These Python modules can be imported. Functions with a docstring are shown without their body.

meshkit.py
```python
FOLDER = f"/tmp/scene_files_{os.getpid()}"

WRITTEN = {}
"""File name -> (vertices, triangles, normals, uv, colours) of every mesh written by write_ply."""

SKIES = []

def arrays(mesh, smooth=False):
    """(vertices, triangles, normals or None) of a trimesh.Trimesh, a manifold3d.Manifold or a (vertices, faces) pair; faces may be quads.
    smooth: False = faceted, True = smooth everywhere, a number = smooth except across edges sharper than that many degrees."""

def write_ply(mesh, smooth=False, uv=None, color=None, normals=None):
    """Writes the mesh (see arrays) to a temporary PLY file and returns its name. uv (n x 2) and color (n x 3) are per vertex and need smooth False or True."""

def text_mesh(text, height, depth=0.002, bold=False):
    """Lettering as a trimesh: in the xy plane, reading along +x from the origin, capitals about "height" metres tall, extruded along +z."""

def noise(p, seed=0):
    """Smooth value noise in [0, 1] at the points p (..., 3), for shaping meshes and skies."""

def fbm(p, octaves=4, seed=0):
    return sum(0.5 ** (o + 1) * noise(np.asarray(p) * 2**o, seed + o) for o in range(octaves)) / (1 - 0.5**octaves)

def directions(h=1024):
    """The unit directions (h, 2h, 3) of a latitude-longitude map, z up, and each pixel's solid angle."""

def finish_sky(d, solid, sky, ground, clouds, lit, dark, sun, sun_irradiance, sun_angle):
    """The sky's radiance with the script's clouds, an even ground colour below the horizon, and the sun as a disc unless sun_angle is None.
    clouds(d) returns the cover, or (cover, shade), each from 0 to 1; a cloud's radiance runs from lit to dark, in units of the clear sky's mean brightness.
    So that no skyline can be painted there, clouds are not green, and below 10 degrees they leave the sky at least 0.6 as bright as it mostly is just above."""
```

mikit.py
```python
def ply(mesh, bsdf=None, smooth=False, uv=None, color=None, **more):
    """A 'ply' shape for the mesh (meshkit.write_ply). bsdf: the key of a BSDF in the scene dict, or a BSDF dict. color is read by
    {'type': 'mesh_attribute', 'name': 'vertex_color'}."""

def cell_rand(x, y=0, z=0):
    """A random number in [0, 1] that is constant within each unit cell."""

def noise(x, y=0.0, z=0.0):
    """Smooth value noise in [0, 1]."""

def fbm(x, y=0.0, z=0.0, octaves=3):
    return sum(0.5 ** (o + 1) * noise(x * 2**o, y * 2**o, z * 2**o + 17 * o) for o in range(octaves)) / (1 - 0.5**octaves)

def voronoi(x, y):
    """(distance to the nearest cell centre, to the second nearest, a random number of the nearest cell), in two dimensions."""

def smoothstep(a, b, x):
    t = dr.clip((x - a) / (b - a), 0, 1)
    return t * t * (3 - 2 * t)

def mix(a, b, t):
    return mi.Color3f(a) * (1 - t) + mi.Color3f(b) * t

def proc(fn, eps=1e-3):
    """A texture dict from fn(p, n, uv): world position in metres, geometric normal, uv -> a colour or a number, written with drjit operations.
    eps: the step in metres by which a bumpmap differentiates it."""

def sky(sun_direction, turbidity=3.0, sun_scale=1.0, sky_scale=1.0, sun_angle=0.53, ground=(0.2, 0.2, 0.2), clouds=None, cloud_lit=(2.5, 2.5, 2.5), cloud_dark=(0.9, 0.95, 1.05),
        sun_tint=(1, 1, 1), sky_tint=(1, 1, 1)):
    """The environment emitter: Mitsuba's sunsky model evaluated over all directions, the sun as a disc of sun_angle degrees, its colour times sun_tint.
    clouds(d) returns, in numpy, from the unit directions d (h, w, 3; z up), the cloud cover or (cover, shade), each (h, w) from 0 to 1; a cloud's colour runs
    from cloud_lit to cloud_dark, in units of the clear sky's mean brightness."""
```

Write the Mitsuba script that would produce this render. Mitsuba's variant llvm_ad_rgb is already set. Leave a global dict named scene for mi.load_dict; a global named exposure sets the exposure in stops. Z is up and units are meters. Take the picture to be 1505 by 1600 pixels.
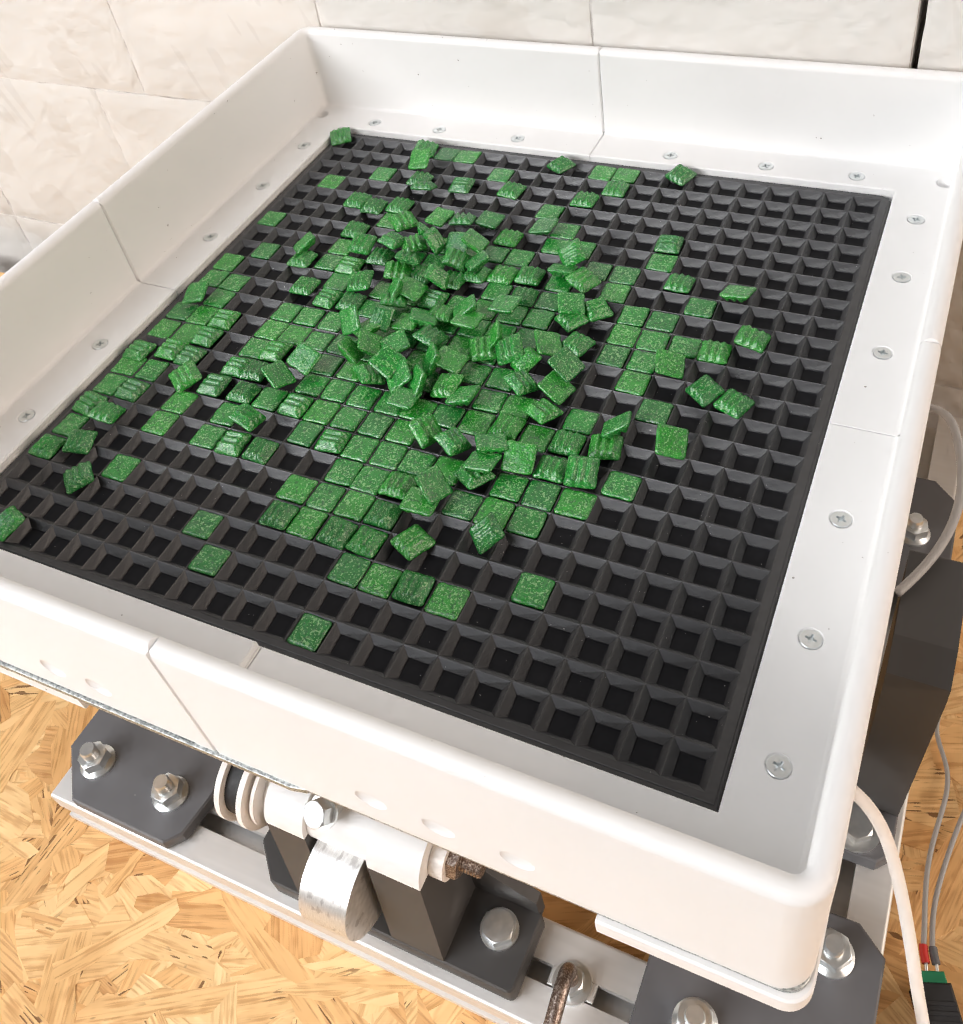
"""Vibrating sorting tray with a black mould full of green glass mosaic tiles, on a workshop bench. All shapes are written in
millimetres with the mould's top at z = 0 and converted to metres (bench top at z = 0) when they are added to the scene."""
import math
import numpy as np, trimesh, mitsuba as mi, drjit as dr
import manifold3d as m3
import mikit, meshkit
from mikit import proc, noise, fbm, cell_rand, smoothstep, mix, voronoi

T4 = mi.ScalarTransform4f
rng = np.random.default_rng(7)
UP = 190.0                                   # bench top lies this far (mm) under the mould's top
scene, labels = {}, {}

# ------------------------------------------------------------------ camera, light, exposure
def W(p): return [p[0] / 1000, p[1] / 1000, (p[2] + UP) / 1000]
CAM = np.array([355.8974, -127.1568, 299.1932])
FWD, DOWN = np.array([-0.377387, 0.63008, -0.678659]), np.array([0.191361, -0.663973, -0.722856])
F = 1544.95
scene['camera'] = dict(type='perspective', fov=2 * math.degrees(math.atan(752.5 / F)), fov_axis='x', near_clip=0.02, far_clip=30.0,
    principal_point_offset_x=-0.02658, principal_point_offset_y=0.13438,
    to_world=T4().look_at(origin=W(CAM), target=W(CAM + 100 * FWD), up=(-DOWN).tolist()))
exposure = -0.27
# the shop's window, to the front left of the bench, two added light panels, and the even light of the room around it
def window(key, c, aim, w, h, rad, label):  # glowing rectangle, used for the window and for the added panels
    while key in scene: key = 'window_%03d' % (int(key[7:] or 0) + 1)
    scene[key] = dict(type='rectangle', to_world=T4().look_at(origin=c, target=aim, up=[0, 0, 1]) @ T4().scale([w / 2, h / 2, 1]),
                      emitter=dict(type='area', radiance=dict(type='rgb', value=rad)))
    labels[key] = dict(label=label, category='window', kind='structure')
window('window', [-0.66, -1.42, 0.97], [0.16, 0.12, 0.19], 1.60, 0.38, [23.5, 23.6, 23.8], 'wide workshop window behind the viewer')
window('window', [-0.75, -0.75, 2.05], [0.16, 0.12, 0.19], 1.4, 1.1, [4.9, 5.05, 5.35], 'added light panel high above the front left of the bench')  # added panel that lifts the flange, not a known window
window('window', [2.05, 0.10, 0.85], [0.16, 0.16, 0.30], 1.9, 1.3, [5.2, 4.35, 3.75], 'added fill light panel to the right of the bench')  # unseen fill panel, added to brighten the left inner wall
scene['room_light'] = dict(type='constant', radiance=dict(type='rgb', value=[0.19, 0.16, 0.138]))

# ------------------------------------------------------------------ materials
def mm(p): return p.x * 1000, p.y * 1000, p.z * 1000 - UP
def pr(color, rough, metal=0.0, spec=0.5, **k):
    d = dict(type='principled', base_color=color if isinstance(color, dict) else dict(type='rgb', value=color), roughness=rough, metallic=metal)
    if metal < 0.5: d['specular'] = spec
    d.update(k); return d
def bump(b, fn, scale, eps=1e-4): return dict(type='bumpmap', nested_texture=proc(fn, eps), scale=scale, bsdf=b)
def two(b): return dict(type='twosided', bsdf=b)

def dots(x, y, z, cell, size, chance):
    """1 inside small round specks that fill the given share of the cells."""
    cx, cy, cz = dr.floor(x / cell), dr.floor(y / cell), dr.floor(z / cell)
    ox, oy, oz = (0.25 + 0.5 * cell_rand(cx + k, cy, cz) for k in (11, 57, 91))
    d = dr.sqrt(dr.square(x / cell - cx - ox) + dr.square(y / cell - cy - oy) + dr.square(z / cell - cz - oz)) * cell
    r = size * (0.5 + cell_rand(cx, cy + 31, cz))
    return dr.select((d < r) & (cell_rand(cx, cy, cz + 7) < chance), mi.Float(1), mi.Float(0))

def c_white(p, n, uv):
    x, y, z = mm(p)
    a = mix([0.70, 0.693, 0.683], [0.735, 0.73, 0.722], fbm(x * 0.02, y * 0.02, z * 0.02))
    s = dots(x, y, z, 4.0, 0.30, 0.16) + dots(x + 3, y, z, 11.0, 0.55, 0.14)
    s = s * smoothstep(0.35, 0.6, noise(x * 0.03, y * 0.03, z * 0.03 + 5))
    return mix(a, [0.16, 0.13, 0.11], dr.minimum(s, 1) * 0.8)
def b_white(p, n, uv):
    x, y, z = mm(p)
    up = dr.abs(n.z) > 0.8
    lines = dr.select(up, dr.sin((x + y) * 9.0), dr.sin(z * 18.0))
    return 0.6 * lines * (0.4 + noise(x * 0.05, y * 0.05, z * 0.4)) + 0.8 * fbm(x * 0.5, y * 0.5, z * 2)
scene['white_infill'] = two(bump(pr(proc(c_white), 0.42, spec=0.45), lambda p, n, uv: dr.sin((p.x * 0.9 + p.y * 0.5) * 6500), 0.00010, 5e-5))
scene['white_plastic'] = two(bump(pr(proc(c_white), 0.42, spec=0.45), b_white, 0.000022))

def c_black(p, n, uv):
    x, y, z = mm(p)
    a = mix([0.008, 0.008, 0.0095], [0.0150, 0.0150, 0.0175], fbm(x * 0.15, y * 0.15, z * 0.15))
    s = dots(x, y, z, 1.6, 0.13, 0.10) + dots(x, y + 2, z, 4.3, 0.24, 0.10)
    return mix(a, [0.42, 0.40, 0.37], dr.minimum(s, 1) * 0.75)
def b_black(p, n, uv):
    x, y, z = mm(p)
    side = dr.select(n.x < -0.3, fbm(x * 2.2, y * 2.2, z * 2.2) * 5, 0)
    return dr.sin(z * 22.0) * 0.8 + fbm(x * 0.9, y * 0.9, z * 2.0) * 1.5 + side
scene['shaded_floor_black'] = two(pr(proc(lambda p, n, uv: c_black(p, n, uv) * 0.8), 0.5, spec=0.12))  # mould plastic made darker and duller: shade of the cell floors in its colour
scene['black_plastic'] = two(bump(pr(proc(c_black), 0.35, spec=1.0), b_black, 0.00004))

def c_grey(p, n, uv):
    x, y, z = mm(p)
    a = mix([0.092, 0.092, 0.098], [0.125, 0.124, 0.13], fbm(x * 0.06, y * 0.06, z * 0.06))
    s = dots(x, y, z, 5.0, 0.22, 0.10)
    return mix(a, [0.6, 0.57, 0.52], dr.minimum(s, 1) * 0.8)
def b_grey(p, n, uv):
    x, y, z = mm(p)
    return dr.select(dr.abs(n.z) > 0.8, dr.sin((x - y) * 6.5), dr.sin(z * 20)) + fbm(x, y, z) * 1.2
scene['grey_plastic'] = two(bump(pr(proc(c_grey), 0.45, spec=0.5), b_grey, 0.00003))

def green(lo, hi, seed):
    def c(p, n, uv):
        x, y, z = mm(p)
        a = mix(lo, hi, fbm(x * 0.35, y * 0.35, z * 0.35 + seed))
        f = smoothstep(0.70, 0.77, noise(x * 2.6, y * 2.6, z * 2.6 + seed)) + 0.8 * smoothstep(0.70, 0.80, noise(x * 1.3 + 9, y * 1.3, z * 1.3))
        a = mix(a, [0.34, 0.58, 0.27], dr.minimum(f, 1) * 0.52)
        g = smoothstep(0.60, 0.72, noise(x * 1.6 + 40, y * 1.6, z * 1.6))
        return mix(a, [0.003, 0.055, 0.018], g * 0.6)
    return c
def b_green(p, n, uv):
    x, y, z = mm(p)
    return fbm(x * 1.5, y * 1.5, z * 1.5, octaves=2) * 1.0 + 0.40 * noise(x * 4.2, y * 4.2, z * 4.2)
GREENS = []
for k, (lo, hi) in enumerate((([0.004, 0.120, 0.012], [0.011, 0.255, 0.024]), ([0.003, 0.092, 0.012], [0.009, 0.195, 0.025]), ([0.006, 0.135, 0.009], [0.018, 0.285, 0.019]))):
    GREENS.append(f'green_glass_{k}')
    scene[GREENS[-1]] = two(bump(pr(proc(green(lo, hi, 13 * k)), 0.08, spec=0.75, clearcoat=0.6, clearcoat_gloss=0.97), b_green, 0.00020, 6e-5))

def c_alu(p, n, uv):
    x, y, z = mm(p)
    return mix([0.66, 0.645, 0.62], [0.74, 0.725, 0.70], fbm(x * 0.03, y * 0.4, z * 0.4))
scene['dark_plastic'] = two(bump(pr([0.052, 0.050, 0.049], 0.45, spec=0.4), b_grey, 0.00003))
scene['aluminium'] = two(pr(proc(c_alu), 0.46, 0.55))
scene['slot_shadow_metal'] = two(pr([0.30, 0.25, 0.21], 0.5, 0.6))
def c_zinc(p, n, uv):
    x, y, z = mm(p)
    return mix([0.62, 0.655, 0.66], [0.80, 0.82, 0.82], fbm(x * 0.5, y * 0.5, z * 0.5))
scene['zinc'] = two(bump(pr(proc(c_zinc), 0.27, 0.85), lambda p, n, uv: fbm(p.x * 900, p.y * 900, p.z * 900), 0.00005))
def c_sheet(p, n, uv):
    x, y, z = mm(p)
    return mix([0.22, 0.24, 0.24], [0.58, 0.61, 0.60], smoothstep(0.3, 0.7, fbm(x * 1.3, y * 1.3, z * 1.3)))
scene['steel_sheet'] = two(bump(pr(proc(c_sheet), 0.4, 0.8), lambda p, n, uv: fbm(p.x * 1500, p.y * 1500, p.z * 1500), 0.0001))
def c_brush(p, n, uv):
    x, y, z = mm(p)
    a = mix([0.66, 0.65, 0.63], [0.86, 0.85, 0.83], noise(x * 6.0, y * 0.5, z * 0.5))
    return mix(a, [0.34, 0.32, 0.30], 0.5 * smoothstep(0.62, 0.75, fbm(x * 0.6, y * 0.25, z * 0.25)))
scene['brushed_steel'] = two(bump(pr(proc(c_brush), 0.34, 0.75), lambda p, n, uv: noise(p.x * 9000, p.y * 300, p.z * 300), 0.00002))
def c_brown(p, n, uv):  # brown of the rod; on the shaft it stands in for reflected wood
    x, y, z = mm(p)
    return mix([0.17, 0.12, 0.095], [0.50, 0.43, 0.38], smoothstep(0.4, 0.7, fbm(x * 2, y * 2, z * 2)))
scene['brown_steel'] = two(bump(pr(proc(c_brown), 0.36, 0.85), lambda p, n, uv: fbm(p.x * 2500, p.y * 2500, p.z * 2500), 0.00012))
scene['rubber'] = two(pr([0.012, 0.012, 0.013], 0.6))
scene['cream_plastic'] = two(pr([0.74, 0.70, 0.66], 0.35))
scene['white_cable_skin'] = two(pr([0.78, 0.74, 0.70], 0.4))
scene['grey_cable_skin'] = two(pr([0.33, 0.32, 0.31], 0.45))
scene['red_plastic'] = two(pr([0.50, 0.025, 0.018], 0.4))
scene['terminal_green'] = two(pr([0.01, 0.17, 0.075], 0.4))
scene['dark_fill'] = two(pr([0.30, 0.17, 0.075], 0.9, spec=0.1))

def c_strand(p, n, uv):
    x, y, z = mm(p)
    seed, v = dr.floor(uv.y / 100), uv.y - 100 * dr.floor(uv.y / 100)
    h, k = cell_rand(seed, 3), cell_rand(seed, 8)
    a = mix([0.74, 0.43, 0.175], [0.85, 0.59, 0.295], h)
    a = mix(a, [0.64, 0.35, 0.135], smoothstep(0.74, 1.0, k) * 0.9)
    a = mix(a, a * mi.Color3f(0.80, 0.70, 0.58), smoothstep(0.45, 0.75, fbm(x * 0.018, y * 0.018, 1.0)) * 0.6)
    g = noise(uv.x * 0.05 + seed, v * 0.9) * 0.5 + noise(uv.x * 0.13, v * 2.2 + seed) * 0.3 + noise(x * 0.25, y * 0.25) * 0.2
    a = mix(a, a * mi.Color3f(0.66, 0.53, 0.40), smoothstep(0.42, 0.8, g) * 0.7)
    a = mix(a, a * mi.Color3f(1.16, 1.2, 1.28), smoothstep(0.52, 0.8, noise(uv.x * 0.03 + 7, v * 0.3 + seed)) * 0.7)
    d = smoothstep(0.76, 0.84, noise(uv.x * 0.14 + 5 * seed, v * 1.1)) * smoothstep(0.58, 0.72, noise(x * 0.04, y * 0.04, cell_rand(seed, 5) * 9))
    return mix(a, [0.17, 0.075, 0.025], d * 0.9)
def b_strand(p, n, uv):
    return noise(uv.x * 0.10, uv.y * 2.2) + 0.5 * noise(uv.x * 0.3, uv.y * 5)
scene['wood_strand'] = two(bump(pr(proc(c_strand), 0.55, spec=0.3), b_strand, 0.00028))

def c_wall(p, n, uv):
    x, y, z = mm(p)
    a = mix([0.62, 0.595, 0.555], [0.71, 0.69, 0.655], fbm(x * 0.012, z * 0.02, 3.0))
    st = smoothstep(0.52, 0.60, fbm(x * 0.022 + 20, z * 0.03, 1.0, octaves=4)) * smoothstep(0.4, 0.65, noise(x * 0.006 + 3, z * 0.01))
    a = mix(a, [0.54, 0.49, 0.43], st * 0.32)
    sp = smoothstep(0.70, 0.80, noise(x * 0.16 + 0.06 * z, z * 0.045, 2.0)) * smoothstep(0.55, 0.7, noise(x * 0.02 + 50, z * 0.02, 7.0))
    return mix(a, [0.36, 0.32, 0.28], sp * 0.12)
def b_wall(p, n, uv):
    x, y, z = mm(p)
    return fbm(x * 0.12, y * 0.12, z * 0.12, octaves=5) * 1.6 + 0.5 * 0.5 * smoothstep(0.5, 0.56, fbm(x * 0.03 + 9, z * 0.03, 4.0))
scene['painted_block'] = two(bump(pr(proc(c_wall), 0.75, spec=0.25), b_wall, 0.0013, 3e-4))
def c_mortar(p, n, uv):
    x, y, z = mm(p)
    return mix([0.46, 0.43, 0.40], [0.72, 0.695, 0.66], smoothstep(0.3, 0.65, fbm(x * 0.08, y * 0.08, z * 0.08, octaves=4)))
scene['mortar'] = two(bump(pr(proc(c_mortar), 0.85, spec=0.2), b_wall, 0.0016, 3e-4))

# ------------------------------------------------------------------ helpers
def numbered(key):
    if key not in scene and key not in labels: return key
    i = 1
    while f'{key}_{i:03d}' in scene or f'{key}_{i:03d}' in labels: i += 1
    return f'{key}_{i:03d}'
def tm(mesh):
    if hasattr(mesh, 'to_mesh'):
        m = mesh.to_mesh(); return trimesh.Trimesh(m.vert_properties[:, :3], m.tri_verts, process=False)
    if isinstance(mesh, tuple): return trimesh.Trimesh(mesh[0], mesh[1], process=False)
    return mesh
def obj(name, mesh, mat, parent=None, smooth=30, uv=None, label=None):
    key = numbered(name if parent is None else f'{parent}__{name}')
    t = tm(mesh); v = np.array(t.vertices, float); v[:, 2] += UP
    scene[key] = mikit.ply((v / 1000, np.array(t.faces)), mat, smooth=smooth, uv=uv)
    if label: labels[key] = dict(label=label)
    return key
def thing(name, label, cat, group=None):
    key = numbered(name); labels[key] = dict(label=label, category=cat)
    if group: labels[key]['group'] = group
    return key
def tag(key, label, cat, group=None, kind=None):
    labels[key] = dict(label=label, category=cat)
    if group: labels[key]['group'] = group
    if kind: labels[key]['kind'] = kind
    return key
MF = m3.Manifold
def box(x0, x1, y0, y1, z0, z1): return MF.cube([x1 - x0, y1 - y0, z1 - z0]).translate([x0, y0, z0])
def cyl(r, h, seg=48, r2=None): return MF.cylinder(h, r, r if r2 is None else r2, seg)
def poly(pts, h, z=0):
    pts = np.array(pts, float)
    if np.sum(pts[:, 0] * np.roll(pts[:, 1], -1) - pts[:, 1] * np.roll(pts[:, 0], -1)) < 0: pts = pts[::-1]
    return MF.extrude(m3.CrossSection([pts]), h).translate([0, 0, z])
def bevel_prism(pts, h, z, b=0.8, r=0.0):
    """Upright prism over the outline with a bevelled top and bottom edge; r rounds its corners."""
    pts = np.array(pts, float)
    if np.sum(pts[:, 0] * np.roll(pts[:, 1], -1) - pts[:, 1] * np.roll(pts[:, 0], -1)) < 0: pts = pts[::-1]
    cs = m3.CrossSection([pts])
    if r: cs = cs.offset(-r, m3.JoinType.Round, 2, 48).offset(r, m3.JoinType.Round, 2, 48)
    ins = cs.offset(-b, m3.JoinType.Round, 2, 48)
    return MF.batch_hull([MF.extrude(ins, h).translate([0, 0, z]), MF.extrude(cs, h - 2 * b).translate([0, 0, z + b])]) if r == 0 or True else None
def along_x(m): return m.rotate([0, 90, 0])
def tube(pts, r, seg=12, n=90, flat=1.0):
    pts = np.array(pts, float); k = len(pts)
    from scipy.interpolate import CubicSpline
    s = np.r_[0, np.cumsum(np.linalg.norm(np.diff(pts, axis=0), axis=1))]
    t = np.linspace(0, s[-1], n); c = CubicSpline(s, pts)(t); d = np.gradient(c, axis=0); d /= np.linalg.norm(d, axis=1, keepdims=True)
    u = np.cross(d, [0, 0, 1.0]); u /= np.linalg.norm(u, axis=1, keepdims=True) + 1e-9; w = np.cross(u, d)
    a = np.arange(seg) * 2 * np.pi / seg
    v = (c[:, None] + r * (np.cos(a)[None, :, None] * u[:, None] + flat * np.sin(a)[None, :, None] * w[:, None])).reshape(-1, 3)
    f = []
    for i in range(n - 1):
        for j in range(seg):
            p, q = i * seg + j, i * seg + (j + 1) % seg
            f += [[p, q, q + seg], [p, q + seg, p + seg]]
    v = np.vstack([v, c[0], c[-1]]); m = n * seg
    f += [[m, (j + 1) % seg, j] for j in range(seg)] + [[m + 1, (n - 1) * seg + j, (n - 1) * seg + (j + 1) % seg] for j in range(seg)]
    return trimesh.Trimesh(v, f, process=False)

# ------------------------------------------------------------------ the setting: bench board and block wall
BX0, BX1, BY0, BY1 = -520, 640, -300, 354
def back_edge(x): return 346.0 + (x - 384.0) * (25.0 / 813.0)
board = tag(obj('osb_board', poly([(BX0, BY0), (BX1, BY0), (BX1, back_edge(BX1)), (BX0, back_edge(BX0))], 18.8, -210), 'dark_fill', smooth=False), 'tan oriented strand board bench top under the machine', 'board', kind='structure')
def strand(cx, cy, L, Wd, a, z, k):
    n = 9; t = np.linspace(-1, 1, n)
    r = np.random.default_rng(k)
    e1 = Wd / 2 * (1 + 0.22 * r.normal(size=n)); e2 = Wd / 2 * (1 + 0.22 * r.normal(size=n)); e1[[0, -1]] *= r.uniform(0.15, 0.9, 2); e2[[0, -1]] *= r.uniform(0.15, 0.9, 2)
    xs = t * L / 2; bend = r.normal(0, 0.04) * L * (t ** 2 - 0.4)
    e1 = e1 + bend; e2 = e2 - bend
    loc = np.vstack([np.c_[xs, e1], np.c_[xs, -e2]])
    ca, sa = math.cos(a), math.sin(a)
    xy = np.c_[cx + loc[:, 0] * ca - loc[:, 1] * sa, cy + loc[:, 0] * sa + loc[:, 1] * ca]
    tl, tw = r.normal(0, 0.0016), r.normal(0, 0.006)
    zz = z + loc[:, 0] * tl + loc[:, 1] * tw
    top = np.c_[xy, zz]; bot = np.c_[xy, zz - 0.3]
    v = np.vstack([top, bot]); f = []
    for i in range(n - 1):
        f += [[i, i + n, i + n + 1], [i, i + n + 1, i + 1]]
        f += [[i, i + 1, i + 1 + 2 * n], [i, i + 1 + 2 * n, i + 2 * n]]
        f += [[i + n, i + 3 * n, i + 1 + 3 * n], [i + n, i + 1 + 3 * n, i + 1 + n]]
    f += [[0, 2 * n, 3 * n], [0, 3 * n, n], [n - 1, 2 * n - 1, 4 * n - 1], [n - 1, 4 * n - 1, 3 * n - 1]]
    uv = np.vstack([np.c_[loc[:, 0] + 150, loc[:, 1] + 50 + 100 * (k % 997)]] * 2)
    return v, np.array(f), uv
strands = []
NS = 5200
for k in range(NS):
    cx, cy = rng.uniform(BX0 + 5, BX1 - 5), rng.uniform(BY0 + 5, BY1 - 2)
    L, Wd = rng.uniform(45, 140), rng.uniform(10, 34)
    if rng.random() < 0.3: L, Wd = L * 0.5, Wd * 0.45
    a = rng.normal(0.35, 0.75) if rng.random() < 0.75 else rng.uniform(0, math.pi)
    v, f, uv = strand(cx, cy, L, Wd, a, -191.0 + 1.0 * k / NS, k)
    v[:, 0] = np.clip(v[:, 0], BX0, BX1); v[:, 1] = np.clip(v[:, 1], BY0, back_edge(v[:, 0]) + 0.2)
    strands.append((v, f, uv, (cx < 180 and -170 < cy < 40 and cx > -130) or (cx > 375 and cx < 470 and cy < 330 and cy > -20)))
solo = [k for k in range(NS - 1, -1, -1) if strands[k][3]][:260]
ss = set(solo)
def join(ks):
    V, Fc, U, at = [], [], [], 0
    for k in ks:
        v, f, uv, _ = strands[k]; V.append(v); Fc.append(f + at); U.append(uv); at += len(v)
    return (np.vstack(V), np.vstack(Fc)), np.vstack(U)
m, U = join([k for k in range(NS) if k not in ss])
key = obj('strand_layer', m, 'wood_strand', board, smooth=False, uv=U); labels[key] = dict(kind='stuff')
for k in solo: obj('wood_strand', (strands[k][0], strands[k][1]), 'wood_strand', board, smooth=False, uv=strands[k][2])

wall = thing('block_wall', 'whitewashed block wall with rough joints behind the tray', 'wall'); labels[wall]['kind'] = 'structure'
WY = 366.0
obj('mortar_bed', box(-900, 322.6, WY + 2.2, WY + 120, -420, 700) + box(326.6, 1000, WY + 2.2, WY + 120, -420, 700) + box(300, 350, WY + 30, WY + 120, -420, 700), 'mortar', wall, smooth=False)
def block(x0, x1, z0, z1, k):
    nx, nz = max(2, int((x1 - x0) / 7)), max(2, int((z1 - z0) / 7))
    xs, zs = np.linspace(x0, x1, nx + 1), np.linspace(z0, z1, nz + 1)
    X, Z = np.meshgrid(xs, zs, indexing='ij')
    P = np.stack([X, Z, X * 0 + k], -1)
    d = np.minimum(np.minimum(X - x0, x1 - X), np.minimum(Z - z0, z1 - Z))
    Y = WY + 1.6 * (meshkit.fbm(P * 0.035, 4, 3) - 0.5) + 1.6 * np.exp(-d / 1.6) * (0.4 + 1.2 * meshkit.noise(P * 0.11, 9)) + rng.uniform(-.6, .6)
    X = X + 2.4 * (meshkit.fbm(P * 0.06, 3, 11) - 0.5); Z = Z + 2.4 * (meshkit.fbm(P * 0.06, 3, 21) - 0.5)
    v = np.stack([X, Y, Z], -1).reshape(-1, 3); f = []
    idx = np.arange((nx + 1) * (nz + 1)).reshape(nx + 1, nz + 1)
    a, b, c, e = idx[:-1, :-1].ravel(), idx[1:, :-1].ravel(), idx[1:, 1:].ravel(), idx[:-1, 1:].ravel()
    f = np.vstack([np.c_[a, b, c], np.c_[a, c, e]])
    ring = np.r_[idx[:, 0], idx[-1, 1:], idx[-2::-1, -1], idx[0, -2:0:-1]]
    back = v[ring].copy(); back[:, 1] = WY + 40; n0 = len(v); v = np.vstack([v, back]); q = np.arange(len(ring)); q2 = (q + 1) % len(ring)
    f = np.vstack([f, np.c_[ring[q], n0 + q, n0 + q2], np.c_[ring[q], n0 + q2, ring[q2]]])
    return v, f
courses = [(-400, -259.2, -440), (-258, -161.4, -438), (-160.4, -15.6, -436), (-14.6, 129.4, -386), (130.4, 273, -440), (276, 420, -386), (423, 560, -440), (563, 695, -386)]
joint_x = {-386: [-566, -386, -206.5, -29.5, 153.8, 325.2, 500, 680], -436: [-616, -436, -258, -80, 98, 276, 452, 630], -438: [-616, -438, -262, -84, 100, 276, 452, 630], -440: [-620, -440, -262, -84, 98, 274, 450, 630]}
k = 0
for z0, z1, j in courses:
    xs = joint_x[j]
    for a, b in zip(xs[:-1], xs[1:]):
        g = rng.uniform(0.7, 1.6) if b != 325.2 else 3.4
        obj('block', block(a + 0.7, b - g, z0, z1, k), 'painted_block', wall, smooth=40); k += 1
# ------------------------------------------------------------------ base frame of slotted profiles with corner plates
frame = thing('base_frame', 'silver slotted aluminium frame lying on the board under the tray', 'frame')
def profile(L):
    """40 x 28 mm profile along +x, its top at z = 0, slots of 8 mm in the top and both sides."""
    o = np.array([[-20, -28], [20, -28], [20, 0], [-20, 0]], float)
    cs = m3.CrossSection([o]).offset(-1.6, m3.JoinType.Round, 2, 32).offset(1.6, m3.JoinType.Round, 2, 32)
    def rect(x0, x1, y0, y1): return m3.CrossSection([np.array([[x0, y0], [x1, y0], [x1, y1], [x0, y1]], float)])
    cs = cs - rect(-4, 4, -5, 1) - rect(-9, 9, -13, -4.5) - rect(16.5, 21, -22.5, -12) - rect(-21, -16.5, -22.5, -12)
    m = MF.extrude(cs, L)                       # along z: x = width, y = height
    return m.rotate([90, 0, 0]).rotate([0, 0, 90])   # length along x
pf = profile(348)
obj('profile', pf.translate([0, -27, -162]), 'aluminium', frame)
pr2 = profile(390).rotate([0, 0, 90])
obj('profile', pr2.translate([368, -47, -162]), 'aluminium', frame)

def thread(r, h, pitch=1.25):
    n = int(h / pitch); pts = [[0, 0]]
    for i in range(n): pts += [[r - 0.35, i * pitch], [r, i * pitch + pitch / 2]]
    pts += [[r - 0.5, h], [0, h]]
    return trimesh.creation.revolve(np.array(pts), sections=28)
def hexa(af, h, rot=0, chamfer=True):
    a = np.radians(np.arange(6) * 60 + 30 + rot); c = np.c_[np.cos(a), np.sin(a)] * af / 2 / math.cos(math.pi / 6)
    m = MF.extrude(m3.CrossSection([c]), h)
    if chamfer:
        m = m ^ MF.revolve(m3.CrossSection([np.array([[0, 0], [af * 0.62, 0], [af * 0.62, h - 1.1], [af * 0.49, h], [0, h]])]), 48)
    return m
def flange_nut(parent, x, y, z, rot, stud=7.0):
    fl = MF.revolve(m3.CrossSection([np.array([[0, 0], [8.9, 0], [8.9, 1.1], [6.4, 2.9], [0, 2.9]])]), 48)
    m = (fl + hexa(13, 8.4, rot) - cyl(3.9, 10)).translate([x, y, z])
    k = obj('flange_nut', m, 'zinc', parent, smooth=35)
    t = thread(4.0, 8.4 + stud); t.apply_translation([x, y, z])
    obj('stud', t, 'zinc', k, smooth=20)
ZP = -154.0
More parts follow.
